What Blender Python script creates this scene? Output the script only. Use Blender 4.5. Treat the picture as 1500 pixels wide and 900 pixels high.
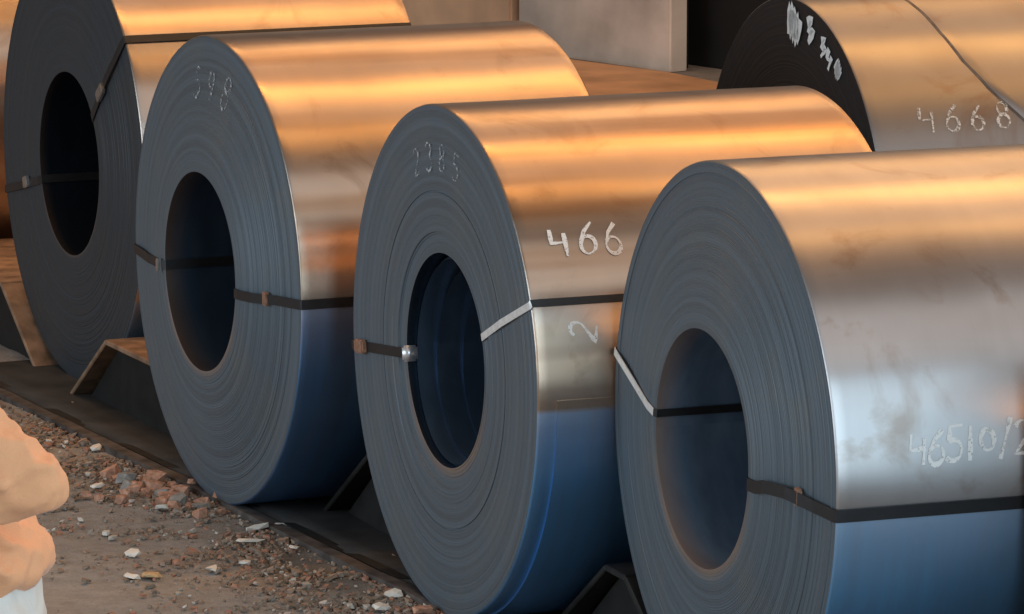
import bpy, bmesh, math, random
import numpy as np
from mathutils import Vector, Matrix, noise as mnoise

# ------------------------------------------------------------------ scene reset
for o in list(bpy.data.objects):
    bpy.data.objects.remove(o, do_unlink=True)
SC = bpy.context.scene
COL = SC.collection
R_ = math.radians
random.seed(7)
rng = np.random.default_rng(7)

# ------------------------------------------------------------------ camera
cd = bpy.data.cameras.new('camera')
cam = bpy.data.objects.new('camera', cd)
COL.objects.link(cam)
cam.location = (0, 0, 2.72)
cam.rotation_euler = (R_(90 - 9.5), 0, 0)
cd.sensor_width = 36.0
cd.lens = 168.0
cd.clip_start = 0.1
cd.clip_end = 500
SC.camera = cam

# ------------------------------------------------------------------ world (dim ambient light of the yard)
w = bpy.data.worlds.new('World')
SC.world = w
w.use_nodes = True
bg = w.node_tree.nodes['Background']
bg.inputs[0].default_value = (0.50, 0.44, 0.40, 1)
bg.inputs[1].default_value = 0.30

# ------------------------------------------------------------------ lamps
AX = Vector((math.sin(R_(67)), math.cos(R_(67)), 0))      # mean direction of the coil axes
PX = Vector((math.cos(R_(67)), -math.sin(R_(67)), 0))     # across the row, towards the camera
MID = Vector((0.3, 12.0, 0.7))


def area(name, loc, target, sx, sy, radiance, color, xdir=None, spread=180):
    L = bpy.data.lights.new(name, 'AREA')
    L.shape = 'RECTANGLE'
    L.size = sx
    L.size_y = sy
    L.energy = radiance * math.pi * sx * sy
    L.color = color
    L.spread = R_(spread)
    o = bpy.data.objects.new(name, L)
    COL.objects.link(o)
    o.location = loc
    z = (Vector(loc) - Vector(target)).normalized()
    x = Vector(xdir) if xdir else Vector((0, 0, 1)).cross(z)
    x = (x - z * x.dot(z)).normalized()
    y = z.cross(x)
    o.rotation_euler = Matrix((x, y, z)).transposed().to_euler()
    return o


def overhead(dirv, h):
    d = Vector(dirv).normalized()
    return MID + d * (h / d.z)


ORANGE = (1.0, 0.46, 0.09)
PEACH = (1.0, 0.60, 0.37)
# warm lamp rows under the roof, parallel to the coils
area('lamp_row', overhead((.14, .80, .58), 6.5), MID, 16, 0.36, 10.0, ORANGE, AX)
area('lamp_row', overhead((.25, .42, .87), 6.5), MID, 16, 0.28, 16.0, ORANGE, AX)
area('lamp_row', overhead((.44, .06, .90), 6.5), MID, 16, 0.26, 6.0, ORANGE, AX)
# broad soft warm light of the roof, over and behind the coils
area('roof_light', overhead((.25, .55, .8), 9.0), MID, 24, 13, 0.64, PEACH, AX)
# neutral fill light added high over the front of the row
area('front_fill', overhead((.50, -.52, .69), 7.5), MID, 15, 4.5, 0.60, (1.0, 0.93, 0.88), AX)
# cool daylight through the open side, right of and behind the camera
area('open_side', (3.7, 2.2, 3.2), (0.2, 11.5, 0.7), 4.0, 6.4, 4.6, (0.66, 0.87, 1.0))
# cool fill light added at the left for the coil ends
area('left_fill', (-9.8, 7.6, 2.6), MID, 9, 5, 3.4, (0.72, 0.87, 1.0))

SC.view_settings.view_transform = 'Standard'
SC.view_settings.look = 'None'
SC.view_settings.exposure = 0.18
SC.view_settings.gamma = 1
SC.view_settings.use_curve_mapping = False
SC.render.engine = 'CYCLES'


# ------------------------------------------------------------------ helpers
def tag(o, label=None, cat=None, group=None, kind=None):
    if label: o['label'] = label
    if cat: o['category'] = cat
    if group: o['group'] = group
    if kind: o['kind'] = kind
    return o


def empty(name, loc=(0, 0, 0), rz=0.0):
    o = bpy.data.objects.new(name, None)
    o.empty_display_size = 0.1
    COL.objects.link(o)
    o.location = loc
    o.rotation_euler = (0, 0, rz)
    return o


def mesh(name, verts, faces, mat, parent=None, smooth=False, auto=None):
    me = bpy.data.meshes.new(name)
    me.from_pydata([tuple(map(float, v)) for v in verts], [], [tuple(int(i) for i in f) for f in faces])
    me.update()
    if mat: me.materials.append(mat)
    if smooth:
        me.polygons.foreach_set('use_smooth', [True] * len(me.polygons))
        if auto is not None:
            me.set_sharp_from_angle(angle=R_(auto))
    o = bpy.data.objects.new(name, me)
    COL.objects.link(o)
    if parent: o.parent = parent
    return o


def bm_obj(name, bm, mat, parent=None, smooth=False, auto=None):
    me = bpy.data.meshes.new(name)
    bmesh.ops.recalc_face_normals(bm, faces=bm.faces)
    bm.to_mesh(me)
    bm.free()
    if mat: me.materials.append(mat)
    if smooth:
        me.polygons.foreach_set('use_smooth', [True] * len(me.polygons))
        if auto is not None:
            me.set_sharp_from_angle(angle=R_(auto))
    o = bpy.data.objects.new(name, me)
    COL.objects.link(o)
    if parent: o.parent = parent
    return o


class NT:
    """small node-tree builder"""
    def __init__(s, name):
        s.m = bpy.data.materials.new(name)
        s.m.use_nodes = True
        s.t = s.m.node_tree
        s.b = s.t.nodes['Principled BSDF']
        s.out = s.t.nodes['Material Output']

    def n(s, typ, ins=None, **kw):
        nd = s.t.nodes.new(typ)
        for k, v in kw.items(): setattr(nd, k, v)
        for k, v in (ins or {}).items():
            if hasattr(v, 'is_output') or isinstance(v, bpy.types.NodeSocket):
                s.t.links.new(v, nd.inputs[k])
            else:
                nd.inputs[k].default_value = v
        return nd

    def math(s, op, a, b=None, c=None, clamp=False):
        nd = s.t.nodes.new('ShaderNodeMath')
        nd.operation = op
        nd.use_clamp = clamp
        for i, v in enumerate((a, b, c)):
            if v is None: continue
            if isinstance(v, bpy.types.NodeSocket): s.t.links.new(v, nd.inputs[i])
            else: nd.inputs[i].default_value = v
        return nd.outputs[0]

    def mix(s, f, a, b, blend='MIX'):
        nd = s.t.nodes.new('ShaderNodeMix')
        nd.data_type = 'RGBA'
        nd.blend_type = blend
        for i, v in ((0, f), (6, a), (7, b)):
            if isinstance(v, bpy.types.NodeSocket): s.t.links.new(v, nd.inputs[i])
            else: nd.inputs[i].default_value = v if i == 0 else (*v, 1) if len(v) == 3 else v
        return nd.outputs[2]

    def ramp(s, f, stops, interp='LINEAR'):
        nd = s.t.nodes.new('ShaderNodeValToRGB')
        nd.color_ramp.interpolation = interp
        els = nd.color_ramp.elements
        while len(els) < len(stops): els.new(0.5)
        for e, (p, c) in zip(els, stops):
            e.position = p
            e.color = (*c, 1) if len(c) == 3 else c
        s.t.links.new(f, nd.inputs[0])
        return nd.outputs[0]

    def set(s, **kw):
        for k, v in kw.items():
            k = k.replace('_', ' ')
            if isinstance(v, bpy.types.NodeSocket): s.t.links.new(v, s.b.inputs[k])
            else:
                s.b.inputs[k].default_value = (*v, 1) if isinstance(v, tuple) and len(v) == 3 else v

    def bump(s, h, strength, dist):
        nd = s.n('ShaderNodeBump', {'Height': h, 'Strength': strength, 'Distance': dist})
        s.t.links.new(nd.outputs[0], s.b.inputs['Normal'])


def simple(name, col, rough=0.6, metal=0.0, var=0.25, scale=30.0, bump=0.0):
    t = NT(name)
    tc = t.n('ShaderNodeTexCoord').outputs['Object']
    nz = t.n('ShaderNodeTexNoise', {'Vector': tc, 'Scale': scale, 'Detail': 5.0}).outputs[0]
    c = t.ramp(nz, [(0.3, tuple(x * (1 - var) for x in col)), (0.7, tuple(min(1, x * (1 + var)) for x in col))])
    t.set(Base_Color=c, Roughness=rough, Metallic=metal)
    if bump: t.bump(nz, 0.6, bump)
    return t.m


def coil_coords(t, R):
    """object coordinates of a coil part: axial s, angle phi (deg, 0 = towards the camera side, 90 = up), radius"""
    tc = t.n('ShaderNodeTexCoord').outputs['Object']
    sp = t.n('ShaderNodeSeparateXYZ', {0: tc})
    z = t.math('SUBTRACT', sp.outputs[2], R)
    y = t.math('MULTIPLY', sp.outputs[1], -1.0)
    phi = t.math('MULTIPLY', t.math('ARCTAN2', z, y), 180 / math.pi)
    rad = t.math('SQRT', t.math('ADD', t.math('MULTIPLY', z, z), t.math('MULTIPLY', y, y)))
    return sp.outputs[0], phi, rad, tc


def body_mat(name, R, seed, warm, seam, blue, matte=0.0, bare=(.52, .51, .515)):
    """hot rolled strip: bare steel with a warm banded tint; a blue reflection is painted below the seam"""
    t = NT(name)
    s, phi, rad, tc = coil_coords(t, R)
    sv = t.n('ShaderNodeCombineXYZ', {0: t.math('MULTIPLY', s, 14.0), 1: t.math('MULTIPLY', phi, 0.012), 2: seed * 3.7}).outputs[0]
    streak = t.n('ShaderNodeTexNoise', {'Vector': sv, 'Scale': 1.6, 'Detail': 6.0, 'Roughness': 0.6}).outputs[0]
    av = t.n('ShaderNodeCombineXYZ', {0: t.math('MULTIPLY', s, 0.8), 1: t.math('MULTIPLY', phi, 0.05), 2: seed * 1.3}).outputs[0]
    band = t.n('ShaderNodeTexNoise', {'Vector': av, 'Scale': 1.5, 'Detail': 3.0, 'Roughness': 0.5}).outputs[0]
    blot = t.n('ShaderNodeTexNoise', {'Vector': tc, 'Scale': 2.2 + seed * .2, 'Detail': 3.0, 'Roughness': 0.5}).outputs[0]
    steel = t.mix(t.math('MULTIPLY', band, warm), bare, (0.68, 0.44, 0.25))
    steel = t.mix(t.math('MULTIPLY', t.math('SUBTRACT', blot, 0.45, clamp=True), 1.4), steel, (0.30, 0.24, 0.20))
    steel = t.mix(t.math('MULTIPLY', streak, 0.30), steel, (0.34, 0.32, 0.31))
    stv = t.n('ShaderNodeCombineXYZ', {0: t.math('MULTIPLY', s, 2.6), 1: t.math('MULTIPLY', phi, 0.028), 2: seed * 2.1 + 4.0}).outputs[0]
    stn = t.n('ShaderNodeTexNoise', {'Vector': stv, 'Scale': 1.7, 'Detail': 5.0, 'Roughness': 0.6, 'Distortion': 0.8}).outputs[0]
    stain = t.math('MULTIPLY', t.math('SUBTRACT', stn, 0.56, clamp=True), 7.0, clamp=True)
    steel = t.mix(t.math('MULTIPLY', stain, 0.55), steel, (0.30, 0.20, 0.14))
    bv = t.n('ShaderNodeCombineXYZ', {0: t.math('MULTIPLY', s, 0.5), 1: t.math('MULTIPLY', phi, 0.085), 2: seed * 5.9}).outputs[0]
    bn = t.n('ShaderNodeTexNoise', {'Vector': bv, 'Scale': 1.3, 'Detail': 2.0}).outputs[0]
    steel = t.mix(t.math('MULTIPLY', t.math('MULTIPLY', t.math('SUBTRACT', bn, 0.46, clamp=True), 5.0, clamp=True), min(.6, .55 * warm)), steel, (0.33, 0.19, 0.11))
    # blue reflection painted into the colour below the seam (from the seam round the underside to the back)
    e0 = t.math('SMOOTH_MIN', t.math('MULTIPLY', t.math('SUBTRACT', seam, phi), 0.8, clamp=True), 1.0, 0.0)
    e1 = t.math('MULTIPLY', t.math('ADD', phi, 140.0), 0.1, clamp=True)
    refl_mask = t.math('MULTIPLY', e0, e1)
    bl = t.mix(streak, tuple(x * 0.8 for x in blue), tuple(min(1, x * 1.25) for x in blue))
    deep = t.math('ADD', 0.50, t.math('MULTIPLY', t.math('SUBTRACT', seam, phi), 0.030), clamp=True)
    col = t.mix(t.math('MULTIPLY', t.math('MULTIPLY', refl_mask, deep), t.math('ADD', 0.72, t.math('MULTIPLY', streak, 0.4), clamp=True)), steel, bl)
    rough = t.math('ADD', t.math('MULTIPLY', blot, 0.10), t.math('ADD', 0.27 + matte, t.math('MULTIPLY', refl_mask, 0.12)))
    t.set(Base_Color=col, Metallic=t.math('SUBTRACT', 0.96, t.math('MULTIPLY', refl_mask, 0.06)), Roughness=rough)
    tv = t.n('ShaderNodeVectorTransform', {0: (1.0, 0.0, 0.0)}, vector_type='VECTOR', convert_from='OBJECT', convert_to='WORLD')
    t.set(Anisotropic=t.math('SUBTRACT', 0.90, t.math('MULTIPLY', refl_mask, 0.45)), Tangent=tv.outputs[0])
    t.bump(streak, 0.03, 0.003)
    return t.m


def face_mat(name, R, seed, base):
    """sheared strip edges: thousands of laps, dull grey, a little oily and rusty"""
    t = NT(name)
    s, phi, rad, tc = coil_coords(t, R)
    n1 = t.n('ShaderNodeTexNoise', {'W': t.math('ADD', t.math('MULTIPLY', rad, 520.0), seed * 9.1), 'Scale': 1.0, 'Detail': 2.0}, noise_dimensions='1D').outputs[0]
    n2 = t.n('ShaderNodeTexNoise', {'W': t.math('ADD', t.math('MULTIPLY', rad, 45.0), seed * 5.3), 'Scale': 1.0, 'Detail': 3.0}, noise_dimensions='1D').outputs[0]
    blot = t.n('ShaderNodeTexNoise', {'Vector': tc, 'Scale': 4.0 + seed * 0.3, 'Detail': 7.0, 'Roughness': 0.62}).outputs[0]
    c = t.ramp(n2, [(0.30, tuple(x * 0.88 for x in base)), (0.55, base), (0.75, tuple(x * 1.14 for x in base))])
    c = t.mix(t.math('MULTIPLY', n1, 0.35), c, tuple(x * 0.5 for x in base))
    c = t.mix(t.math('MULTIPLY', t.math('SUBTRACT', blot, 0.50, clamp=True), 2.2, clamp=True), c, (base[0] * 1.25, base[1] * 1.02, base[2] * 0.80))
    low = t.math('MULTIPLY', t.math('SUBTRACT', t.math('MULTIPLY', t.math('MULTIPLY', rad, t.math('SINE', t.math('MULTIPLY', phi, math.pi / 180))), -1.0), .02), 7.0, clamp=True)
    rim = t.math('MULTIPLY', t.math('SUBTRACT', 0.300, rad, clamp=True), 22.0, clamp=True)
    c = t.mix(t.math('MULTIPLY', rim, t.math('MULTIPLY', low, t.math('MULTIPLY', blot, 1.5)), clamp=True), c, (0.42, 0.26, 0.16))
    t.set(Base_Color=c, Metallic=0.35, Roughness=t.math('ADD', 0.40, t.math('MULTIPLY', n2, 0.22)))
    t.bump(t.math('ADD', n1, t.math('MULTIPLY', n2, 0.7)), 0.20, 0.002)
    return t.m


def bore_mat(name, R, lift=1.0, rust=.75, metal=.75):
    t = NT(name)
    s, phi, rad, tc = coil_coords(t, R)
    sv = t.n('ShaderNodeCombineXYZ', {0: t.math('MULTIPLY', s, 12.0), 1: t.math('MULTIPLY', phi, 0.02), 2: 0.3}).outputs[0]
    nz = t.n('ShaderNodeTexNoise', {'Vector': sv, 'Scale': 1.5, 'Detail': 5.0}).outputs[0]
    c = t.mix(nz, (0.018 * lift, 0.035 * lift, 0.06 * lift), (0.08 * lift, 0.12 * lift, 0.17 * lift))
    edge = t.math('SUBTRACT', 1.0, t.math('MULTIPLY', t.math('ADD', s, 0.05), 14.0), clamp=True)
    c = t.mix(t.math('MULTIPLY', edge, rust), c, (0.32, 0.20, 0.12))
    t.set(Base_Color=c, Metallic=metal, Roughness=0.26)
    return t.m


M = {}
M['strap'] = simple('black_strap', (0.010, 0.010, 0.012), 0.5, 0.0, 0.3, 60)
M['glint'] = simple('bright_seal', (.9, .92, .95), .34, .8, .05, 40)
M['strap_highlight'] = simple('strap_highlight', (0.80, 0.80, 0.78), 0.40, 0.2, 0.12, 60)  # the strap's bright reflection on the face, painted as a pale colour
M['buckle'] = simple('strap_seal', (0.45, 0.44, 0.43), 0.30, 0.9, 0.2, 80)
M['rusty'] = simple('rusty_seal', (0.30, 0.16, 0.10), 0.7, 0.2, 0.4, 80)
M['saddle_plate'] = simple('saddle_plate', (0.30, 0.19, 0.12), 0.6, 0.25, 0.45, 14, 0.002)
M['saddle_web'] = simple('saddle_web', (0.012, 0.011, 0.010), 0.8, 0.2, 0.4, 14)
M['dark_plate'] = simple('dark_plate', (0.022, 0.020, 0.017), 0.65, 0.2, 0.4, 14, 0.002)  # for saddles in the gaps their shade is put into this darker colour
M['rail'] = simple('rail_steel', (0.11, 0.095, 0.085), 0.6, 0.3, 0.5, 18, 0.002)
M['panel'] = simple('grey_panel', (0.70, 0.62, 0.54), 0.6, 0.0, 0.35, 2.2)
M['tan_panel'] = simple('tan_panel', (0.80, 0.52, 0.33), 0.6, 0.0, 0.25, 2.2)
M['dark_panel'] = simple('dark_panel', (0.012, 0.011, 0.010), 0.8, 0.0, 0.4, 4)
M['brick'] = simple('brick_rubble', (0.50, 0.27, 0.18), 0.9, 0.0, 0.4, 60, 0.003)
M['stone'] = simple('grey_stone', (0.30, 0.28, 0.25), 0.9, 0.0, 0.3, 50, 0.003)
M['scrap'] = simple('pale_scrap', (0.78, 0.74, 0.66), 0.7, 0.0, 0.12, 50)
M['tan'] = simple('tan_scrap', (0.55, 0.40, 0.22), 0.8, 0.0, 0.3, 50)


def chalk_mat(name, col, cover):
    t = NT(name)
    tc = t.n('ShaderNodeTexCoord').outputs['Object']
    nz = t.n('ShaderNodeTexNoise', {'Vector': tc, 'Scale': 110.0, 'Detail': 4.0, 'Roughness': 0.7}).outputs[0]
    a = t.math('MULTIPLY', t.math('SUBTRACT', nz, 1.0 - cover, clamp=True), 7.0, clamp=True)
    t.set(Base_Color=col, Roughness=0.95, Alpha=a)
    return t.m


M['chalk'] = chalk_mat('white_chalk', (0.93, 0.93, 0.91), 0.68)
M['chalk_worn'] = chalk_mat('worn_chalk', (0.80, 0.78, 0.74), 0.58)
M['chalk_faint'] = chalk_mat('faint_chalk', (0.55, 0.58, 0.60), 0.52)
M['chalk_bold'] = chalk_mat('white_paint', (0.85, 0.88, 0.88), 0.74)


# ------------------------------------------------------------------ ground
def ground_mat():
    t = NT('yard_dirt')
    tc = t.n('ShaderNodeTexCoord').outputs['Object']
    a = t.n('ShaderNodeTexNoise', {'Vector': tc, 'Scale': 1.7, 'Detail': 8.0, 'Roughness': 0.65}).outputs[0]
    b = t.n('ShaderNodeTexNoise', {'Vector': tc, 'Scale': 14.0, 'Detail': 8.0, 'Roughness': 0.7}).outputs[0]
    d = t.n('ShaderNodeTexNoise', {'Vector': tc, 'Scale': 70.0, 'Detail': 4.0, 'Roughness': 0.7}).outputs[0]
    c = t.ramp(b, [(0.25, (0.25, 0.24, 0.23)), (0.5, (0.36, 0.345, 0.33)), (0.75, (0.46, 0.44, 0.42))])
    c = t.mix(t.math('MULTIPLY', t.math('SUBTRACT', a, 0.50, clamp=True), 1.6, clamp=True), c, (0.33, 0.25, 0.19))
    c = t.mix(t.math('MULTIPLY', d, 0.30), c, (0.07, 0.065, 0.06))
    # soft coil shade painted on the floor before the second and middle coils
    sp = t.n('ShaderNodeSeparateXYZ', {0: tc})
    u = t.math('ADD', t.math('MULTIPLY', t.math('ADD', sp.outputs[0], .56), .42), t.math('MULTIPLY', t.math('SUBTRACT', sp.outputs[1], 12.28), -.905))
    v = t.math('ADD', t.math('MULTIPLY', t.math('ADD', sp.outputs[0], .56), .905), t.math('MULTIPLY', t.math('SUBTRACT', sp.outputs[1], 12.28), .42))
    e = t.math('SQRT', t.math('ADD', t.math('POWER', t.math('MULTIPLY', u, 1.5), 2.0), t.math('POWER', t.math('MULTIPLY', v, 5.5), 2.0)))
    floor_shade = t.math('MULTIPLY', t.math('ADD', t.math('SUBTRACT', 1.0, e), t.math('MULTIPLY', t.math('SUBTRACT', b, .5), 2.2)), 1.6, clamp=True)
    c = t.mix(t.math('MULTIPLY', floor_shade, .75), c, (.085, .085, .082))
    t.set(Base_Color=c, Roughness=t.math('SUBTRACT', .92, t.math('MULTIPLY', floor_shade, .3)))
    t.bump(t.math('ADD', b, t.math('MULTIPLY', d, 0.5)), 0.7, 0.015)
    return t.m


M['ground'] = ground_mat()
# one sheet: fine and uneven where the photograph shows it, coarse to the horizon
gx = np.concatenate([np.linspace(-120, -4, 14), np.linspace(-3.6, 3.6, 121), np.linspace(4, 120, 14)])
gy = np.concatenate([np.linspace(-60, 4, 10), np.linspace(4.6, 17.4, 181), np.linspace(18, 200, 18)])
gv, gf = [], []
for j, y in enumerate(gy):
    for i, x in enumerate(gx):
        k = max(0, 1 - max(0, abs(x) - 3) / 2) * max(0, 1 - max(0, abs(y - 11) - 5.5) / 1.5)
        h = mnoise.noise((x * 2.2, y * 2.2, 0)) * 0.010 + mnoise.noise((x * 9, y * 9, 3)) * 0.006
        gv.append((x, y, h * k - 0.012))
nx = len(gx)
for j in range(len(gy) - 1):
    for i in range(nx - 1):
        gf.append((j * nx + i, j * nx + i + 1, (j + 1) * nx + i + 1, (j + 1) * nx + i))
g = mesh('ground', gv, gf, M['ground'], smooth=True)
tag(g, kind='structure')


# ------------------------------------------------------------------ steel coils
class Coil:
    pass


COILS = {}
SEG = 176


def smooth01(x):
    x = min(1, max(0, x))
    return x * x * (3 - 2 * x)


def make_coil(key, x, y, D, yaw, L, label, face_col, tele=0.0, warm=0.6, seam=-2.5, blue=(0.13, 0.38, 0.72), seed=0, steps=(), bore=0.42, bore_lift=1.0, matte=0.0, bore_metal=.75, bare=(.52, .51, .515)):
    R = D / 2
    rb = R * bore
    c = Coil()
    c.R, c.L, c.rb, c.tele = R, L, rb, tele
    c.xy, c.yaw = (x, y), R_(yaw)
    c.root = empty('steel_coil', (x, y, 0), R_(90 - yaw))
    tag(c.root, label, 'steel coil', 'rolled steel coils lying on their sides')
    r_ = random.Random(seed * 31 + 5)
    c.face_s = lambda r: -tele * smooth01((R - r) / (R - rb)) + sum(d * smooth01((q * R - r) / 0.012 + .5) for q, d in steps)
    c.wob = lambda s, a: 0.0020 * mnoise.noise((math.cos(a) * 2.0 + seed, math.sin(a) * 2.0, s * 2.2)) + 0.0006 * mnoise.noise((math.cos(a) * 6, math.sin(a) * 6 + seed, s * 4.5))
    # wound body: slightly uneven laps, rounded rim
    prof = [(0.0, R - 0.004), (0.002, R - 0.0012), (0.006, R)] + [(L * f, R) for f in (.03, .07, .12, .17, .22, .28, .34, .4, .46, .52, .58, .64, .7, .76, .82, .88, .93, .97)] + [(L - .006, R), (L, R - .004)]
    V, F = [], []
    for i in range(SEG):
        a = 2 * math.pi * i / SEG
        for (s, r) in prof:
            q = r + c.wob(s, a)
            V.append((s, -q * math.cos(a), R + q * math.sin(a)))
    n = len(prof)
    for i in range(SEG):
        j = (i + 1) % SEG
        for k in range(n - 1):
            F.append((i * n + k, j * n + k, j * n + k + 1, i * n + k + 1))
    c.body_mat = body_mat('coil_steel', R, seed, warm, seam, blue, matte, bare)
    c.body = mesh('wound_body', V, F, c.body_mat, c.root, smooth=True, auto=50)
    # end face: the edges of the laps, each at its own depth
    c.face_mat = face_mat('strip_edges', R, seed, face_col)
    prof = []
    r = rb
    while r < R - 0.004:
        wd = r_.uniform(0.003, 0.007)
        off = r_.gauss(0, 0.0002) + (r_.gauss(0, 0.0018) if r_.random() < .06 else 0)
        r2 = min(r + wd, R - 0.004)
        s = c.face_s((r + r2) / 2) + off
        prof += [(s + 0.0002, r), (s, r + wd * .2), (s, r2 - wd * .2 if r2 - wd * .2 > r + wd * .2 else r2)]
        r = r2
    prof.append((0.0, R - 0.004))
    V, F = [], []
    for i in range(SEG):
        a = 2 * math.pi * i / SEG
        for (s, rr) in prof:
            V.append((s, -rr * math.cos(a), R + rr * math.sin(a)))
    n = len(prof)
    for i in range(SEG):
        j = (i + 1) % SEG
        for k in range(n - 1):
            F.append((i * n + k, j * n + k, j * n + k + 1, i * n + k + 1))
    mesh('end_face', V, F, c.face_mat, c.root, smooth=True, auto=35)
    # far end face
    V, F = [], []
    rs = np.linspace(rb, R - .004, 24)
    for i in range(SEG):
        a = 2 * math.pi * i / SEG
        for k, rr in enumerate(rs):
            V.append((L - (0.0015 if k % 2 else 0) if k < 23 else L, -rr * math.cos(a), R + rr * math.sin(a)))
    n = len(rs)
    for i in range(SEG):
        j = (i + 1) % SEG
        for k in range(n - 1):
            F.append((i * n + k, i * n + k + 1, j * n + k + 1, j * n + k))
    mesh('end_face', V, F, c.face_mat, c.root, smooth=True, auto=35)
    # bore
    s0 = prof[0][0]
    V, F = [], []
    ss = [s0, s0 + .004] + list(np.linspace(s0 + .05, L, 8))
    for i in range(SEG):
        a = 2 * math.pi * i / SEG
        for s in ss:
            V.append((s, -rb * math.cos(a), R + rb * math.sin(a)))
    n = len(ss)
    for i in range(SEG):
        j = (i + 1) % SEG
        for k in range(n - 1):
            F.append((i * n + k, i * n + k + 1, j * n + k + 1, j * n + k))
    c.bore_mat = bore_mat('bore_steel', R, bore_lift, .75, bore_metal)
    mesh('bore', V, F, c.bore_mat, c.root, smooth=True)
    COILS[key] = c
    return c


def P(c, s, r, phi):
    a = R_(phi)
    return Vector((s, -r * math.cos(a), c.R + r * math.sin(a)))


def strap(c, phi, mat, wid=0.026, face_off=None, seal=None, face_mat_=None, name='strap'):
    """flat band: over the body, down the face, through the bore. face_off: list of (r/R, dphi, lift) along the face from the rim inwards"""
    R, L, rb = c.R, c.L, c.rb
    g = 0.004
    pts = [(L + g, rb * 1.2, phi), (L + g, R * .9, phi), (L - .003, R + g, phi)]
    pts += [(s, R + g, phi) for s in np.linspace(L * .9, .02, 7)]
    pts += [(-.001, R + g * .8, phi)]
    fo = face_off or [(1.0, 0, 0), (0.7, 0, 0), (0.44, 0, 0)]
    for rr, dp, lift in fo:
        r = max(rr * R, rb - g)
        pts.append((c.face_s(r) - g - lift, r, phi + dp))
    last = phi + fo[-1][1]
    s0 = c.face_s(rb)
    pts += [(s0, rb - g, last)] + [(s, rb - g, last) for s in np.linspace(s0 + .05, L, 5)]
    V, F = [], []
    for i, (s, r, ph) in enumerate(pts):
        p = P(c, s, r, ph)
        a = R_(ph)
        tang = Vector((0, math.sin(a), math.cos(a)))
        q0, q1 = pts[max(0, i - 1)], pts[min(len(pts) - 1, i + 1)]
        d = (P(c, *q1) - P(c, *q0)).normalized()
        tang = (tang - d * tang.dot(d)).normalized()
        nrm = d.cross(tang).normalized()
        ref = Vector((0, -math.cos(a), math.sin(a))) if i < len(pts) - 6 else Vector((0, math.cos(a), -math.sin(a)))
        for u, v in ((-1, -1), (1, -1), (1, 1), (-1, 1)):
            V.append(p + tang * (u * wid / 2) + nrm * (v * 0.0012))
    for i in range(len(pts) - 1):
        for k in range(4):
            F.append((i * 4 + k, i * 4 + (k + 1) % 4, i * 4 + 4 + (k + 1) % 4, i * 4 + 4 + k))
    F += [(0, 1, 2, 3), tuple(len(V) - 4 + k for k in (3, 2, 1, 0))]
    o = mesh(name, V, F, mat, c.root)
    if face_mat_:
        o.data.materials.append(face_mat_)
        first = 11
        lastf = first + len(fo) - 1
        for i in range(first - 1, lastf):
            for k in range(4):
                o.data.polygons[i * 4 + k].material_index = 1
    if seal:
        rr, dp, m = seal[:3]
        ln = seal[3] if len(seal) > 3 else .045
        r = rr * R
        bm = bmesh.new()
        bmesh.ops.create_cube(bm, size=1)
        bmesh.ops.bevel(bm, geom=list(bm.edges), offset=.12, segments=2, affect='EDGES')
        rad = Vector((0, -math.cos(R_(phi + dp)), math.sin(R_(phi + dp))))
        tg = Vector((0, math.sin(R_(phi + dp)), math.cos(R_(phi + dp))))
        ctr = P(c, c.face_s(r) - .010, r, phi + dp)
        for v in bm.verts:
            v.co = ctr + rad * (v.co.x * ln) + tg * (v.co.y * (wid + .010)) + Vector((1, 0, 0)) * (v.co.z * .012)
        bm_obj('strap_seal', bm, m, o, smooth=True, auto=40)
    return o


# single-stroke lettering -------------------------------------------------
def arc(cx, cy, rx, ry, a0, a1, n=12):
    return [(cx + rx * math.cos(R_(a0 + (a1 - a0) * i / n)), cy + ry * math.sin(R_(a0 + (a1 - a0) * i / n))) for i in range(n + 1)]


GLYPH = {
    '4': [[(.12, .95), (.08, .48), (.72, .50)], [(.66, .80), (.62, .02)]],
    '6': [[(.62, .98), (.30, .70)] + arc(.40, .28, .28, .27, 150, 510, 16)],
    '5': [[(.72, .95), (.25, .93), (.22, .56)] + arc(.36, .30, .32, .28, 110, -140, 12)],
    '1': [[(.42, .98), (.36, .02)]],
    '0': [arc(.42, .55, .26, .30, 80, 440, 16)],
    '/': [[(.62, 1.08), (.20, -.05)]],
    '2': [arc(.40, .70, .28, .26, 160, -30, 10) + [(.10, .04), (.74, .06)]],
    '8': [arc(.40, .73, .22, .23, -90, 270, 14) + arc(.40, .25, .27, .25, 90, -270, 14)],
    '9': [arc(.40, .70, .26, .26, 0, 360, 14) + [(.64, .60), (.52, .02)]],
    '3': [arc(.34, .74, .28, .23, 150, -80, 10) + arc(.34, .26, .32, .26, 80, -150, 10)],
    '~': [[(.0, .25), (.10, .95), (.16, .15), (.28, .98), (.34, .10), (.46, .90), (.52, .05), (.64, .82), (.72, .12), (.84, .70)]],
    '<': [[(.1, .7), (.5, .95), (.25, .45), (.75, .55), (.4, .05)]],
    'M': [[(.05, .05), (.16, .95), (.40, .40), (.66, .95), (.76, .05)]],
}


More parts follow.
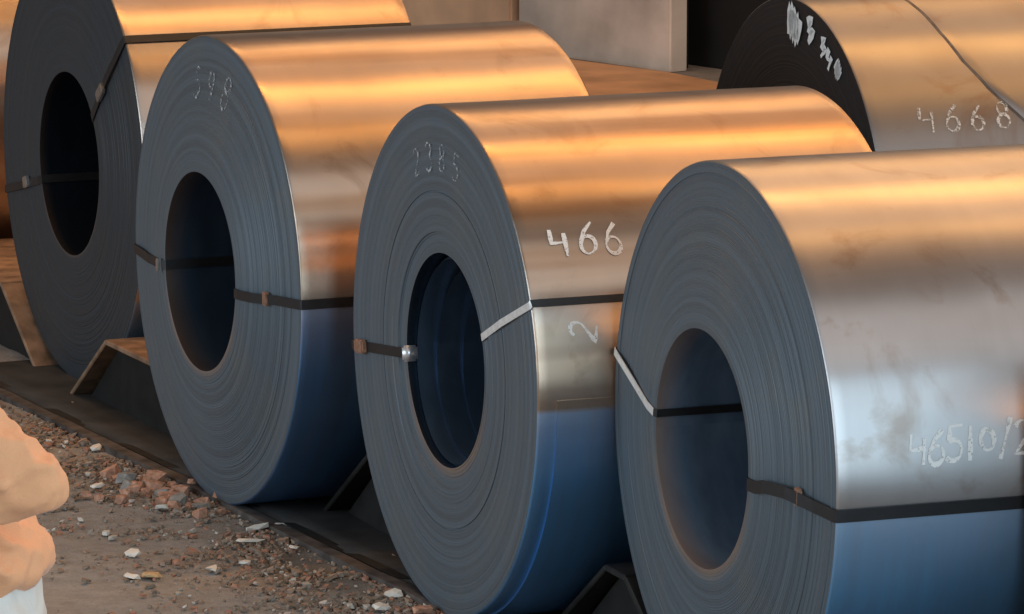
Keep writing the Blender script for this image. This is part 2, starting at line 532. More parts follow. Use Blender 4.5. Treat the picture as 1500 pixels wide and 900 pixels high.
def lettering(c, text, fn, size, adv, wid, mat, seed=1, name='chalk_figure'):
    """fn(u, v) -> (point, outward normal); u along the writing in metres, v up in metres"""
    r_ = random.Random(seed)
    u0 = 0
    for ch in text:
        if ch == ' ':
            u0 += adv * .6
            continue
        V, F = [], []
        dv = r_.uniform(-.05, .05) * size
        sl = r_.uniform(-.03, .12)
        sc = r_.uniform(.9, 1.1)
        for st in GLYPH[ch]:
            fine = []
            for a, b in zip(st[:-1], st[1:]):
                k = max(1, int(math.dist(a, b) / .12))
                fine += [(a[0] + (b[0] - a[0]) * i / k, a[1] + (b[1] - a[1]) * i / k) for i in range(k)]
            fine.append(st[-1])
            base = len(V)
            N = len(fine)
            pk = r_.uniform(0, 6)
            for i, (gx_, gy_) in enumerate(fine):
                gx0, gy0 = fine[max(0, i - 1)]
                gx1, gy1 = fine[min(N - 1, i + 1)]
                dx, dy = gx1 - gx0, gy1 - gy0
                l = math.hypot(dx, dy) or 1
                nxx, nyy = -dy / l, dx / l
                w2 = wid / 2 * (1 + .38 * math.sin(pk + i * .55)) * r_.uniform(.85, 1.1)
                for sg in (-1, 1):
                    u = u0 + (gx_ * .8 + sl * gy_) * size * sc + sg * nxx * w2
                    v = gy_ * size * sc + dv + sg * nyy * w2
                    p, nn = fn(u, v)
                    V.append(p + nn * (0.0010 + 0.0002 * (base % 5) + 0.0003 * (seed % 5)))
            for i in range(N - 1):
                F.append((base + 2 * i, base + 2 * i + 1, base + 2 * i + 3, base + 2 * i + 2))
        mesh(name, V, F, mat, c.root)
        u0 += adv


def on_body(c, s0, phi0, rise=0.0, rot=0.0):
    def fn(u, v):
        cr, sr = math.cos(R_(rot)), math.sin(R_(rot))
        u, v = u * cr - v * sr, u * sr + v * cr
        ph = phi0 + math.degrees((v + rise * u) / c.R)
        a = R_(ph)
        nn = Vector((0, -math.cos(a), math.sin(a)))
        return P(c, s0 + u, c.R + c.wob(s0 + u, a), ph), nn
    return fn


def on_face(c, r0, phi0):
    """writing that follows the rim clockwise as seen on the near face"""
    def fn(u, v):
        ph = phi0 - math.degrees(u / r0)
        r = r0 + v
        return P(c, c.face_s(r) - .0022, r, ph), Vector((-1, 0, 0))
    return fn


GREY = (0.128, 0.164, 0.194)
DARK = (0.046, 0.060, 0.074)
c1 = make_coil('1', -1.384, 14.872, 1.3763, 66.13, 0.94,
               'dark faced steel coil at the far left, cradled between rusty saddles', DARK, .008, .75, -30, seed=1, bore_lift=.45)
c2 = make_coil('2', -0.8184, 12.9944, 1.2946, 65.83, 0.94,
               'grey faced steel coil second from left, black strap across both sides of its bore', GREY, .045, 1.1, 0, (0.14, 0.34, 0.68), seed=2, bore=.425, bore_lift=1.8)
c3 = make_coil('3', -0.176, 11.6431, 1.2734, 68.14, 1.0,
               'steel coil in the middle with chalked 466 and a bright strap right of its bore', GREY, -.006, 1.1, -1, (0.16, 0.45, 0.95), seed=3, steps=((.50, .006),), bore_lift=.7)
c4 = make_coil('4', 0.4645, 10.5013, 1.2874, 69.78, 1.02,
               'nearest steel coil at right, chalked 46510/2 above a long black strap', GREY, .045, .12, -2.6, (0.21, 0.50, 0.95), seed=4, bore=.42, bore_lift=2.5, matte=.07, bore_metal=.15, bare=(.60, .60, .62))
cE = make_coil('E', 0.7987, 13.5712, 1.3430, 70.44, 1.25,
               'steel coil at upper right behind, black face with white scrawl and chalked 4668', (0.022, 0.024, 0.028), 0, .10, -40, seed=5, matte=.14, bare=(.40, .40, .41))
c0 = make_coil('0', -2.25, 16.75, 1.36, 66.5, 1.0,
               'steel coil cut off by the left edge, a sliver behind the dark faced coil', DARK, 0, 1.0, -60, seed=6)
c5 = make_coil('5', 1.318, 9.392, 1.29, 70.5, 1.0,
               'steel coil standing off the right edge, past the nearest coil', GREY, 0, .6, -20, seed=7)

# straps
strap(c1, -166, M['strap'], face_off=[(1, 0, 0), (.75, 1, .004), (.45, 3, 0)], seal=(.62, 1, M['buckle']))
strap(c1, 40, M['strap'], face_off=[(1, 0, 0), (.72, -1, .006), (.44, -4, 0)], seal=(.62, -2, M['buckle'], .07))
strap(c2, -177.5, M['strap'], face_off=[(1, 0, 0), (.7, 1, .004), (.5, 1.6, 0), (.43, 1.8, 0)], seal=(.47, 2, M['buckle'], .02))
strap(c2, .2, M['strap'], face_off=[(1, 0, 0), (.8, -.6, .006), (.62, -2, .012), (.48, -3.5, .004), (.43, -4, 0)], seal=(.72, -1, M['rusty'], .03))
strap(c3, -174.5, M['strap'], face_off=[(1, 0, 0), (.7, 0, 0), (.43, 0, 0)], seal=(.88, 0, M['rusty'], .07))
strap(c3, 21.6, M['strap'], .018, face_off=[(1, -.4, 0), (.7, -.4, .004), (.43, -.4, 0)], face_mat_=M['strap_highlight'])
strap(c4, 169.8, M['strap'], .018, face_off=[(1, 0, 0), (.7, .8, .003), (.5, 2.5, 0), (.43, 3, 0)], face_mat_=M['strap_highlight'])
strap(c4, -2.6, M['strap'], .028, face_off=[(1, 0, 0), (.86, .2, .006), (.72, 1.4, .016), (.58, .6, .014), (.50, -2, .004), (.43, -3, 0)], seal=(.77, 1, M['rusty'], .025))

# tail of the outer wrap on the middle coil: its edge stands proud below the seam
def patch(c, s0, s1, f0, f1, dr, name, mat):
    V, F = [], []
    n = 60
    for i in range(n + 1):
        ph = f0 + (f1 - f0) * i / n
        dd = dr
        for s, r in ((s0, c.R - .002), (s0, c.R + dd), ((s0 + s1) / 2, c.R + dd), (s1, c.R + dd)):
            V.append(P(c, s, r, ph))
    for i in range(n):
        for k in range(3):
            F.append((i * 4 + k, i * 4 + k + 1, i * 4 + k + 5, i * 4 + k + 4))
    b = len(V)
    top = n * 4
    V += [P(c, s0, c.R - .002, f1), P(c, s1, c.R - .002, f1)]
    F.append((top + 1, b, b + 1, top + 3))
    return mesh(name, V, F, mat, c.root, smooth=True, auto=40)


patch(c3, .048, 1.0, -150, 0.6, .005, 'outer_lap', c3.body_mat)

# slanting tails of the outer wraps: a dark open seam along the cut edge
def slant_lap(c, edge, f0, f1, s_end, dr):
    V, F = [], []
    n = 64
    for i in range(n + 1):
        ph = f0 + (f1 - f0) * i / n
        s0 = edge(ph)
        for s, r in ((s0 - .004, c.R - .001), (s0 - .003, c.R + .0012), (s0 + .003, c.R + .0012), (s0 + .005, c.R + dr), (s0 + .04, c.R + dr), ((s0 + s_end) / 2, c.R + dr), (s_end, c.R + dr)):
            V.append(P(c, s, r + c.wob(s, R_(ph)), ph))
    for i in range(n):
        for k in range(6):
            F.append((i * 7 + k, i * 7 + k + 1, i * 7 + k + 8, i * 7 + k + 7))
    o = mesh('outer_lap', V, F, c.body_mat, c.root, smooth=True, auto=40)
    o.data.materials.append(M['seam'])
    for i in range(n):
        for k in range(3):
            o.data.polygons[i * 6 + k].material_index = 1
    return o


def lerp_edge(pts):
    xs = [p[0] for p in pts]
    ys = [p[1] for p in pts]
    return lambda ph: float(np.interp(ph, xs, ys)) + .004 * mnoise.noise((ph * .12, 0, 0))


M['seam'] = simple('seam_gap', (.13, .105, .09), .8, 0, .4, 40)
slant_lap(cE, lerp_edge([(15, .62), (34, .455), (42, .385), (51, .339), (62, .315), (76, .307), (130, .30)]), 18, 130, 1.249, .0022)

# loose inner wrap curled inside the bore of the middle coil
M['inner_wrap'] = bore_mat('inner_wrap_steel', c3.R, 2.6, .35)
for k0, sa, dz in ((.955, .035, -.004), (.90, .085, -.010), (.855, .15, -.016)):
    V, F = [], []
    n = 120
    for i in range(n):
        a = 360 * i / n
        r = c3.rb * k0 * (1 + .012 * math.sin(R_(a * 2 + k0 * 900)))
        for s, q in ((sa + .012, r + .010), (sa, r), (.75, r)):
            V.append(P(c3, s + .01 * math.sin(R_(a)), q, a) + Vector((0, 0, dz)))
    for i in range(n):
        b = (i + 1) % n
        for k in range(2):
            F.append((3 * i + k, 3 * i + k + 1, 3 * b + k + 1, 3 * b + k))
    mesh('inner_wrap', V, F, M['inner_wrap'], c3.root, smooth=True, auto=40)
bm = bmesh.new()
bmesh.ops.create_cube(bm, size=1)
bmesh.ops.bevel(bm, geom=list(bm.edges), offset=.12, segments=2, affect='EDGES')
for v in bm.verts:
    v.co = P(c3, .015 + v.co.x * .04, c3.rb - .008 + v.co.z * .008, -174.5 + v.co.y * 9)
bm_obj('bore_seal', bm, M['glint'], c3.root, smooth=True)

# chalk and paint marks
lettering(c4, '46510/2', on_body(c4, .165, 6.0, rise=.02), .074, .041, .0088, M['chalk'], 3)
lettering(c3, '466', on_body(c3, .075, 31.5, rise=.02), .080, .068, .0085, M['chalk'], 4)
lettering(c3, '2', on_body(c3, .155, 12.0, rot=78), .07, .06, .008, M['chalk'], 5)
lettering(cE, '4668', on_body(cE, .14, 30.5, rise=.04), .085, .078, .008, M['chalk_worn'], 6)
lettering(c2, '598', on_face(c2, c2.R * .74, 102), .085, .10, .008, M['chalk_faint'], 7)
lettering(c3, '2385', on_face(c3, c3.R * .74, 112), .075, .085, .006, M['chalk_faint'], 8)
for q, (tx_, r0, f0, sz, ad, wd_) in enumerate((('~', .80, 92, .125, .06, .020), ('<', .84, 80, .08, .06, .022), ('<4', .84, 70, .065, .055, .017), ('~', .86, 58, .055, .05, .012))):
    lettering(cE, tx_, on_face(cE, cE.R * r0, f0), sz, ad, wd_, M['chalk_bold'], 9 + q, name='paint_scrawl')

# ------------------------------------------------------------------ saddles between the coils
def saddle(ca, cb, label, half=None, front=-.10, mat='saddle_plate'):
    """V-shaped steel cradle block between two neighbouring coils, running along their axes"""
    th = ca.yaw if cb is None else (ca.yaw + cb.yaw) / 2
    a2 = Vector((math.sin(th), math.cos(th), 0))
    p2 = Vector((math.cos(th), -math.sin(th), 0))
    if cb is None:
        d, ax = half, 0
    else:
        dd = Vector((cb.xy[0] - ca.xy[0], cb.xy[1] - ca.xy[1], 0))
        d, ax = dd.dot(p2), dd.dot(a2)
    root = empty('coil_saddle', (ca.xy[0], ca.xy[1], 0), math.pi / 2 - th)
    tag(root, label, 'coil saddle', 'steel saddles between the coils')
    s0, s1 = front, .9
    z1 = .225
    q = [.24, .58, d - .58, d - .24]
    if q[2] <= q[1] + .06:
        m_ = (q[1] + q[2]) / 2
        q[1], q[2] = m_ - .04, m_ + .04
    t = .016

    def plate(name, pa, za, pb, zb, mat, thick=t, sa=s0, sb=s1):
        dv = Vector((0, pb - pa, zb - za)).normalized()
        nv = Vector((0, -dv.z, dv.y))
        V = []
        for s in (sa, sb):
            for (pp, zz) in ((pa, za), (pb, zb)):
                for k in (0, -thick):
                    V.append((s, -(pp + nv.y * k), zz + nv.z * k))
        F = [(0, 2, 6, 4), (1, 5, 7, 3), (0, 1, 3, 2), (4, 6, 7, 5), (0, 4, 5, 1), (2, 3, 7, 6)]
        bm = bmesh.new()
        vs = [bm.verts.new(v) for v in V]
        for f in F: bm.faces.new([vs[i] for i in f])
        bmesh.ops.bevel(bm, geom=list(bm.edges), offset=.003, segments=1, affect='EDGES')
        return bm_obj(name, bm, mat, root)

    plate('slope_plate', q[0], .004, q[1], z1, M[mat])
    plate('top_plate', q[1] + .004, z1 + .002, q[2] - .004, z1 + .002, M[mat])
    plate('slope_plate', q[2], z1, q[3], .004, M[mat])
    # webs set back from the ends of the plates
    for s in (s0 + .05, (s0 + s1) / 2, s1 - .05):
        V = [(s + k, -pp, zz) for k in (0, .012) for pp, zz in ((q[0] + .05, -.01), (q[1] + .004, z1 - .022), (q[2] - .004, z1 - .022), (q[3] - .05, -.01))]
        F = [(0, 1, 2, 3), (7, 6, 5, 4), (0, 4, 5, 1), (1, 5, 6, 2), (2, 6, 7, 3), (3, 7, 4, 0)]
        mesh('web', V, F, M['saddle_web'], root)
    return root


saddle(c0, c1, 'rusty sloped saddle left of the dark faced coil, its top plate catching light', front=-.015)
saddle(c1, c2, 'rusty sloped saddle between the dark faced coil and the one beside it')
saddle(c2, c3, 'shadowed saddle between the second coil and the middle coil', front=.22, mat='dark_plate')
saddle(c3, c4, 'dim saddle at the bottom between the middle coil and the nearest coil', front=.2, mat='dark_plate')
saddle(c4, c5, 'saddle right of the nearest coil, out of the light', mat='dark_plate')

# low steel rail on the floor in front of the coil ends
A = Vector((-1.80, 15.08, 0))
B = Vector((0.30, 10.72, 0))
dr = (B - A).normalized()
rl = empty('floor_rail', (A + B) / 2, math.atan2(dr.y, dr.x))
tag(rl, 'long low steel rail on the floor under the coil ends', 'rail')
ln = (B - A).length
bm = bmesh.new()
bmesh.ops.create_cube(bm, size=1, matrix=Matrix.Translation((0, -.01, -.003)) @ Matrix.Diagonal((ln, .04, .022, 1)))
bmesh.ops.subdivide_edges(bm, edges=[e for e in bm.edges if e.calc_length() > 1], cuts=60)
for v in bm.verts:
    v.co.y += .006 * mnoise.noise((v.co.x * 3, 0, 1))
    v.co.z += .004 * mnoise.noise((v.co.x * 4, 5, v.co.y * 9))
bm_obj('flange', bm, M['rail'], rl)
bm = bmesh.new()
bmesh.ops.create_cube(bm, size=1, matrix=Matrix.Translation((0, .035, -.003)) @ Matrix.Diagonal((ln, .03, .016, 1)))
bmesh.ops.subdivide_edges(bm, edges=[e for e in bm.edges if e.calc_length() > 1], cuts=60)
for v in bm.verts:
    v.co.z += .003 * mnoise.noise((v.co.x * 5, 2, v.co.y * 9))
bm_obj('inner_strip', bm, M['dark_plate'], rl)

# dark sheet added under the row, putting shade into the gaps
V = [(-ln / 2, .02), (ln / 2, .02), (ln / 2, 1.5), (-ln / 2, 1.5)]
bm = bmesh.new()
bmesh.ops.create_grid(bm, x_segments=60, y_segments=16, size=.5)
for v in bm.verts:
    x, y = v.co.x * ln, .02 + (v.co.y + .5) * 1.45
    v.co = Vector((x, y, .0045 + .003 * mnoise.noise((x * 3, y * 3, 0))))
sb_ = bm_obj('shade_sheet', bm, simple('shade_dark', (.040, .037, .034), .8, .0, .6, 5), smooth=True)
sb_.modifiers.new('thickness', 'SOLIDIFY').thickness = .012
sb_.location = rl.location
sb_.rotation_euler = rl.rotation_euler
tag(sb_, 'dark sheet added under the row of coils in place of shade', 'added sheet')

# ------------------------------------------------------------------ wall panels far behind
WD = Vector((.623, -.782, 0))
W0 = Vector((.285, 23.88, 0))
wall = empty('panel_wall', W0, math.atan2(WD.y, WD.x))
tag(wall, 'grey panelled wall far behind the coils, dark gap between its panels', 'wall')


def wall_box(name, t0, t1, back, thick, h, mat):
    bm = bmesh.new()
    bmesh.ops.create_cube(bm, size=1, matrix=Matrix.Translation(((t0 + t1) / 2, back + thick / 2, h / 2 - .02)) @ Matrix.Diagonal((t1 - t0, thick, h, 1)))
    bmesh.ops.bevel(bm, geom=list(bm.edges), offset=.012, segments=2, affect='EDGES')
    return bm_obj(name, bm, mat, wall)


wall_box('panel', -.41, .78, 0, .12, 2.6, M['panel'])
wall_box('panel', -1.80, -.47, 0, .12, 2.6, M['tan_panel'])
wall_box('panel', -3.2, -1.86, 0, .12, 2.6, M['panel'])
wall_box('dark_backing', -3.4, .70, .14, .06, 2.5, M['dark_panel'])
wall_box('dark_opening', .35, 3.6, .30, .08, 2.6, M['dark_panel'])  # black slab: the darkness of the opening put into its colour

# orange sheet added in front of the wall, standing in for warm-lit floor
V = []
for (x, y) in ((-.05, 23.9), (.24, 23.72), (.76, 23.1), (1.15, 22.4), (1.1, 20.6), (.2, 20.4), (-.3, 22.0)):
    V.append((x, y))
bm = bmesh.new()
top = [bm.verts.new((x, y, .012)) for x, y in V]
bot = [bm.verts.new((x, y, -.004)) for x, y in V]
bm.faces.new(top)
bm.faces.new(bot[::-1])
for k in range(len(V)):
    q = (k + 1) % len(V)
    bm.faces.new((top[k], bot[k], bot[q], top[q]))
rs_ = bm_obj('warm_floor_patch', bm, simple('rust', (.74, .42, .22), .7, .0, .25, 3))  # orange base colour carries the warm light on the floor
tag(rs_, 'warm lit floor before the grey wall, painted as an orange sheet', 'sheet')

# ------------------------------------------------------------------ litter and rubble
def chunk(seed, sx, sy, sz, sub=1, jit=.3):
    bm = bmesh.new()
    bmesh.ops.create_icosphere(bm, subdivisions=sub, radius=1)
    r_ = random.Random(seed)
    for v in bm.verts:
        k = 1 + r_.uniform(-jit, jit)
        v.co = Vector((max(-.75, min(.75, v.co.x * k)) * sx, max(-.75, min(.75, v.co.y * k)) * sy, (max(-.6, min(.6, v.co.z * k)) + .55) * sz))
    return bm


LIT = [
    # floor position, half sizes, material, name, category, label
    ((-1.290, 13.300), (.020, .030, .012), 'scrap', 'paper_scrap', 'scrap', 'small white scrap on the floor, nearest the elbow of the peach shirt'),
    ((-1.168, 13.210), (.018, .028, .010), 'scrap', 'paper_scrap', 'scrap', 'pale scrap at the left foot of the brick rubble'),
    ((-.968, 12.905), (.022, .030, .014), 'scrap', 'paper_scrap', 'scrap', 'bright white scrap in front of the brick rubble'),
    ((-1.000, 12.320), (.024, .032, .012), 'scrap', 'paper_scrap', 'scrap', 'white crumpled scrap alone on the open floor'),
    ((-.985, 12.045), (.022, .030, .012), 'scrap', 'paper_scrap', 'scrap', 'white scrap touching a tan scrap near the bottom edge'),
    ((-.935, 12.060), (.035, .030, .012), 'tan', 'wood_scrap', 'scrap', 'tan wood scrap beside a white scrap near the bottom edge'),
    ((-.780, 12.140), (.018, .024, .010), 'scrap', 'paper_scrap', 'scrap', 'small pale scrap on bare floor left of the rail'),
    ((-.690, 12.640), (.026, .040, .014), 'scrap', 'paper_scrap', 'scrap', 'white flake in the dark patch below the second coil, left one of a pair'),
    ((-.632, 12.655), (.026, .034, .014), 'scrap', 'paper_scrap', 'scrap', 'white flake in the dark patch below the second coil, right one of a pair'),
    ((-.700, 12.480), (.050, .024, .010), 'scrap', 'paper_scrap', 'scrap', 'long curved white flake in front of the pair below the second coil'),
    ((-.580, 12.400), (.016, .022, .008), 'scrap', 'paper_scrap', 'scrap', 'tiny pale flake on the dark floor right of the curved flake'),
    ((-.300, 11.840), (.024, .036, .016), 'scrap', 'paper_scrap', 'scrap', 'pale scrap at the bottom edge beside the middle coil'),
    ((-.325, 11.700), (.030, .030, .012), 'scrap', 'paper_scrap', 'scrap', 'white scrap cut by the bottom edge left of the middle coil'),
    ((-.225, 11.640), (.026, .030, .020), 'brick', 'brick_fragment', 'rubble', 'orange brick fragment at the bottom edge under the middle coil'),
    ((-.700, 12.210), (.022, .020, .010), 'scrap', 'paper_scrap', 'scrap', 'flat pale scrap at the lower rim of the dark patch'),
    ((-.860, 12.920), (.024, .028, .014), 'stone', 'stone', 'rubble', 'grey stone beside the foot of the second coil'),
    ((-1.220, 13.760), (.020, .030, .012), 'scrap', 'paper_scrap', 'scrap', 'pale flake by the rail under the left saddle'),
]
for i, ((x, y), (sx, sy, sz), m, nm, cat, lab) in enumerate(LIT):
    o = bm_obj(nm, chunk(100 + i, sx * 1.05, sy * 1.05, sz * .8, 1, .5), M[m])
    o.location = (x, y, -.004)
    o.rotation_euler = (random.uniform(-.2, .2), random.uniform(-.2, .2), random.uniform(0, 6.28))
    tag(o, lab, cat, 'scraps lying on the floor')
# heap of broken brick against the second coil's foot
r_ = random.Random(21)
for i in range(34):
    t = r_.random()
    x = -1.10 + .26 * t + r_.gauss(0, .05)
    y = 13.17 - .12 * t + r_.gauss(0, .11)
    k = r_.uniform(.5, 1.15)
    o = bm_obj('brick_fragment', chunk(300 + i, .036 * k, .030 * k, .030 * k, 1, .3), M['brick'] if r_.random() < .85 else M['stone'])
    o.location = (x, y, -.016 + max(0, r_.gauss(0, .010)))
    o.rotation_euler = (r_.uniform(-.4, .4), r_.uniform(-.4, .4), r_.uniform(0, 6.28))
    tag(o, 'broken red brick or grey stone piece in the heap by the second coil', 'rubble', 'brick rubble heap')


def litter_mat():
    t = NT('litter')
    gm = t.n('ShaderNodeNewGeometry')
    c = t.ramp(gm.outputs['Random Per Island'], [(0, (.25, .195, .15)), (.35, (.32, .26, .21)), (.55, (.36, .25, .18)), (.72, (.40, .21, .14)), (.89, (.48, .44, .38)), (.95, (.66, .62, .55))], 'CONSTANT')
    t.set(Base_Color=c, Roughness=.85)
    return t.m


V, F = [], []
r_ = random.Random(5)
for i in range(8000):
    t = r_.random()
    x = -1.62 + 1.6 * t
    y = 14.75 - 3.3 * t
    off = abs(r_.gauss(0, .34)) if r_.random() < .93 else r_.random() * 1.6
    if r_.random() < .08: off = -r_.random() * .2
    x -= off * .75
    y -= off * .75 * .35 + r_.gauss(0, .12)
    if mnoise.noise((x * 3.1, y * 3.1, 9)) < -.12 and r_.random() < .8: continue
    k = r_.choice((.003, .003, .004, .004, .005, .006, .008, .011)) * (1.4 if r_.random() < .06 else 1)
    an = r_.uniform(0, 6.28)
    tl = r_.uniform(-.5, .5)
    b = len(V)
    m_ = r_.choice((3, 4, 5))
    z = -.011 + r_.uniform(0, .008)
    for lay in (0, 1):
        for q in range(m_):
            aa = an + 6.283 * q / m_ + r_.uniform(-.3, .3)
            rr = k * r_.uniform(.6, 1.3)
            V.append((x + rr * math.cos(aa), y + 1.3 * rr * math.sin(aa), z + rr * math.cos(aa) * tl + (k * .45 if lay else -k * .4)))
    F.append(tuple(b + m_ + q for q in range(m_)))
    for q in range(m_):
        F.append((b + q, b + (q + 1) % m_, b + m_ + (q + 1) % m_, b + m_ + q))
lit = mesh('floor_litter', V, F, litter_mat())
tag(lit, 'fine rusty scale, grit and chips strewn over the floor', 'litter', kind='stuff')


# ------------------------------------------------------------------ person at the left edge
def cloth(name, col, scale=26, bump=.006):
    t = NT(name)
    tc = t.n('ShaderNodeTexCoord').outputs['Object']
    a = t.n('ShaderNodeTexNoise', {'Vector': tc, 'Scale': 9.0, 'Detail': 4.0, 'Distortion': 1.2}).outputs[0]
    b = t.n('ShaderNodeTexNoise', {'Vector': tc, 'Scale': 320.0, 'Detail': 2.0}).outputs[0]
    c = t.mix(t.math('MULTIPLY', b, .5), col, tuple(x * .8 for x in col))
    t.set(Base_Color=c, Roughness=.9)
    t.b.inputs['Sheen Weight'].default_value = .2
    wv = t.n('ShaderNodeTexWave', {'Vector': t.n('ShaderNodeMapping', {'Vector': tc, 'Rotation': (.3, .9, .5)}).outputs[0], 'Scale': 3.4, 'Distortion': 4.0, 'Detail': 1.0, 'Detail Scale': 1.2}).outputs['Fac']
    wv = t.math('POWER', wv, 1.6)
    t.bump(t.math('ADD', t.math('MULTIPLY', wv, .9), t.math('ADD', a, t.math('MULTIPLY', b, .04))), .9, bump)
    return t.m


M['skin'] = simple('skin', (.30, .16, .10), .55, 0, .1, 40)
M['hair'] = simple('hair', (.012, .010, .009), .6, 0, .3, 60)
M['shirt'] = cloth('peach_shirt', (.92, .46, .24))
M['trousers'] = cloth('white_trousers', (.78, .78, .74), bump=.008)
M['shoe'] = simple('shoe', (.03, .025, .02), .5)


def limbs(name, chains, mat, parent, voxel=.011, smooth_n=4, flat_y=None):
    """chains of (point, radius or (rx, ry)) swept as tapered limbs, fused into one surface by a voxel remesh"""
    bm = bmesh.new()
    for ch in chains:
        fine = []
        for (a, ra), (b, rb_) in zip(ch[:-1], ch[1:]):
            a, b = Vector(a), Vector(b)
            k = max(2, int((b - a).length / .018))
            ra = ra if isinstance(ra, tuple) else (ra, ra)
            rb_ = rb_ if isinstance(rb_, tuple) else (rb_, rb_)
            for i in range(k + (1 if (b - Vector(ch[-1][0])).length < 1e-6 else 0)):
                t = i / k
                fine.append((a.lerp(b, t), ra[0] + (rb_[0] - ra[0]) * t, ra[1] + (rb_[1] - ra[1]) * t))
        for p, rx, ry in fine:
            m = Matrix.Translation(p) @ Matrix.Diagonal((rx, ry, min(rx, ry, .05), 1))
            bmesh.ops.create_icosphere(bm, subdivisions=2, radius=1, matrix=m)
    o = bm_obj(name, bm, mat, parent, smooth=True)
    rm = o.modifiers.new('fuse', 'REMESH')
    rm.mode = 'VOXEL'
    rm.voxel_size = voxel
    rm.use_smooth_shade = True
    if smooth_n:
        sm_ = o.modifiers.new('smooth', 'SMOOTH')
        sm_.iterations = smooth_n
        sm_.factor = .5
    return o


# the figure faces left (-x), leaning a little forward; local origin on the floor between the feet
pr = empty('person', (-.915, 7.86, -.006))
tag(pr, 'person in peach shirt and white trousers, only a bent elbow and hip in view', 'person')
HIP, CH, NK = (0, 0, .93), (-.10, 0, 1.28), (-.155, 0, 1.46)
SHR, ELR, WRR = (-.115, -.19, 1.375), (.143, -.25, 1.163), (-.12, -.265, 1.105)
SHL, ELL, WRL = (-.115, .17, 1.375), (-.05, .23, 1.12), (-.25, .19, 1.03)
legR = [((-.005, -.075, .86), .075), ((-.03, -.10, .50), .06), ((.02, -.10, .09), .042)]
legL = [((.005, .075, .86), .075), ((.04, .10, .50), .06), ((.12, .10, .09), .042)]
chains = [[((.01, 0, .93), (.085, .12)), ((-.03, 0, 1.10), (.085, .115)), (CH, (.105, .145)), ((-.14, 0, 1.40), (.08, .13)), (NK, (.052, .055)), ((-.18, 0, 1.53), (.05, .052))],
          [((-.195, 0, 1.60), (.088, .072)), ((-.20, 0, 1.66), (.096, .076))], [((-.25, 0, 1.565), .045), ((-.235, 0, 1.60), .05)],
          [((-.292, 0, 1.625), .010), ((-.302, 0, 1.60), .013)],
          [((-.19, -.078, 1.62), (.018, .008)), ((-.19, -.078, 1.60), (.014, .008))], [((-.19, .078, 1.62), (.018, .008)), ((-.19, .078, 1.60), (.014, .008))],
          [(SHR, .055), (ELR, .042), (WRR, .030)], [(SHL, .055), (ELL, .042), (WRL, .030)], legR, legL,
          [((.0, -.10, .06), (.05, .04)), ((-.13, -.105, .035), (.035, .04))], [((.10, .10, .06), (.05, .04)), ((-.03, .105, .035), (.035, .04))]]
for (wx, wy, wz) in (WRR, WRL):
    chains.append([((wx - .02, wy, wz), (.028, .018)), ((wx - .075, wy, wz - .012), (.034, .018))])
    for k, l in ((-.027, .072), (-.009, .082), (.009, .078), (.027, .062)):
        chains.append([((wx - .085, wy + k * .3, wz - .012 + k), .0095), ((wx - .085 - l * .55, wy + k * .3 + .012, wz - .022 + k), .0085), ((wx - .085 - l * .8, wy + k * .3 + .04, wz - .035 + k), .0075)])
    chains.append([((wx - .04, wy + .012, wz + .02), .011), ((wx - .085, wy + .03, wz + .035), .009)])
limbs('body', chains, M['skin'], pr, .007, 2)
# eyes, brows and mouth as thin features on the head
for yy in (-.03, .03):
    bm = bmesh.new()
    bmesh.ops.create_uvsphere(bm, u_segments=12, v_segments=8, radius=1, matrix=Matrix.Translation((-.274, yy, 1.632)) @ Matrix.Diagonal((.010, .013, .007, 1)))
    bm_obj('eye', bm, M['hair'], pr, smooth=True)
bm = bmesh.new()
bmesh.ops.create_uvsphere(bm, u_segments=12, v_segments=8, radius=1, matrix=Matrix.Translation((-.287, 0, 1.567)) @ Matrix.Diagonal((.009, .022, .005, 1)))
bm_obj('mouth', bm, M['rusty'], pr, smooth=True)
limbs('hair', [[((-.165, 0, 1.63), (.085, .078)), ((-.195, 0, 1.685), (.092, .076))], [((-.13, 0, 1.58), (.045, .062)), ((-.15, 0, 1.64), (.07, .075))]], M['hair'], pr, .008, 3)
# shirt: loose over torso and arms, creased under the elbow
def ridge(pts, r=.011):
    return [(p, r * (.55 if k in (0, len(pts) - 1) else 1)) for k, p in enumerate(pts)]


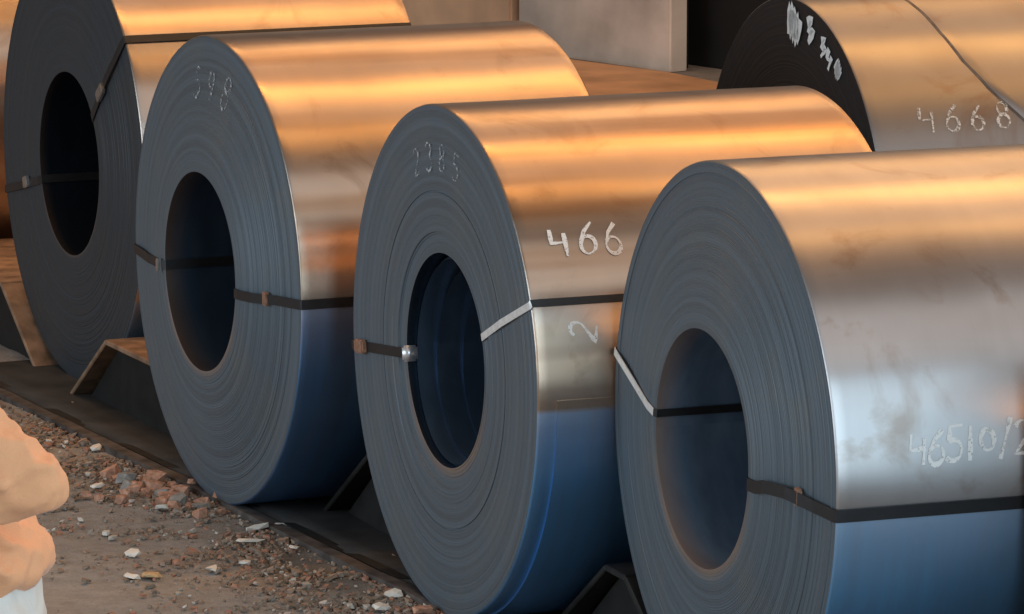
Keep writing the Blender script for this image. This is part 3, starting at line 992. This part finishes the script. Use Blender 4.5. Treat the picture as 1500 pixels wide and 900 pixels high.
sh = limbs('shirt', [[((.022, 0, .975), (.128, .175)), ((.020, 0, 1.00), (.126, .172)), ((-.010, 0, 1.06), (.108, .160)), ((-.05, 0, 1.14), (.105, .150)), (CH, (.120, .160)), ((-.14, 0, 1.40), (.095, .15)), ((-.152, 0, 1.445), (.068, .075))],
                      [(SHR, .082), ((.040, -.225, 1.240), .066), ((.120, -.247, 1.178), .056), ((.150, -.25, 1.158), .046), ((.07, -.257, 1.143), .048), ((-.09, -.264, 1.112), .046)],
                      [(SHL, .080), (ELL, .062), ((-.22, .195, 1.042), .048)],
                      # creases thrown out from the bend of the arm and across the waist
                      ridge([(.060, -.285, 1.150), (.095, -.300, 1.168), (.140, -.285, 1.185), (.150, -.250, 1.195)], .014),
                      ridge([(.040, -.270, 1.175), (.055, -.292, 1.200), (.085, -.280, 1.228), (.090, -.245, 1.240)], .015),
                      ridge([(.000, -.260, 1.200), (.010, -.285, 1.235), (.035, -.275, 1.268), (.040, -.230, 1.285)], .015),
                      ridge([(.020, -.290, 1.140), (.015, -.305, 1.125), (.010, -.290, 1.095)], .012),
                      ridge([(.120, -.06, 1.010), (.085, -.135, 1.035), (.02, -.160, 1.070), (-.03, -.150, 1.10)], .013),
                      ridge([(.120, -.05, .975), (.080, -.150, .990), (.00, -.172, 1.025), (-.05, -.160, 1.05)], .013)], M['shirt'], pr, .007, 4)
def fold_cloth(o, amp, dirs):
    """replace the fused garment by its evaluated mesh and push ridged folds into it"""
    dg = bpy.context.evaluated_depsgraph_get()
    me = bpy.data.meshes.new_from_object(o.evaluated_get(dg))
    o.modifiers.clear()
    o.data = me
    if not me.materials: me.materials.append(o.active_material)
    nrm = [v.normal.copy() for v in me.vertices]
    for v, n in zip(me.vertices, nrm):
        h = 0
        for (ax, across, along, a, off) in dirs:
            d = Vector(ax).normalized()
            u = v.co.dot(d)
            p = (v.co - d * u) * across + d * (u * along) + Vector((off, off * .7, 0))
            w = mnoise.noise(p) + .25 * mnoise.noise(p * 2.3)
            h += a * ((1 - min(1, abs(w) * 1.7)) ** 1.6 - .55)
        v.co += n * h * amp
    me.update()
    me.polygons.foreach_set('use_smooth', [True] * len(me.polygons))


fold_cloth(sh, .0085, [((.62, -.1, .78), 20, 1.6, 1.0, 1.7), ((.85, .1, .50), 14, 1.4, 1.0, 5.2)])
tw = limbs('trousers', [[((.012, 0, .985), (.108, .155)), ((.016, 0, .87), (.118, .16))],
                   [((.01, -.085, .90), .106), ((-.02, -.10, .50), .080), ((.02, -.10, .11), .066)],
                   [((.01, .085, .90), .106), ((.045, .10, .50), .080), ((.12, .10, .12), .066)]], M['trousers'], pr, .012, 4)
fold_cloth(tw, .008, [((.1, .1, 1), 13, 1.5, 1.0, 3.3)])
for x, y in ((-.05, -.105), (.05, .105)):
    bm = bmesh.new()
    bmesh.ops.create_uvsphere(bm, u_segments=16, v_segments=10, radius=1)
    for v in bm.verts:
        v.co = Vector((x + v.co.x * .145, y + v.co.y * .055, max(0, .045 + v.co.z * .055)))
    bm_obj('shoe', bm, M['shoe'], pr, smooth=True)
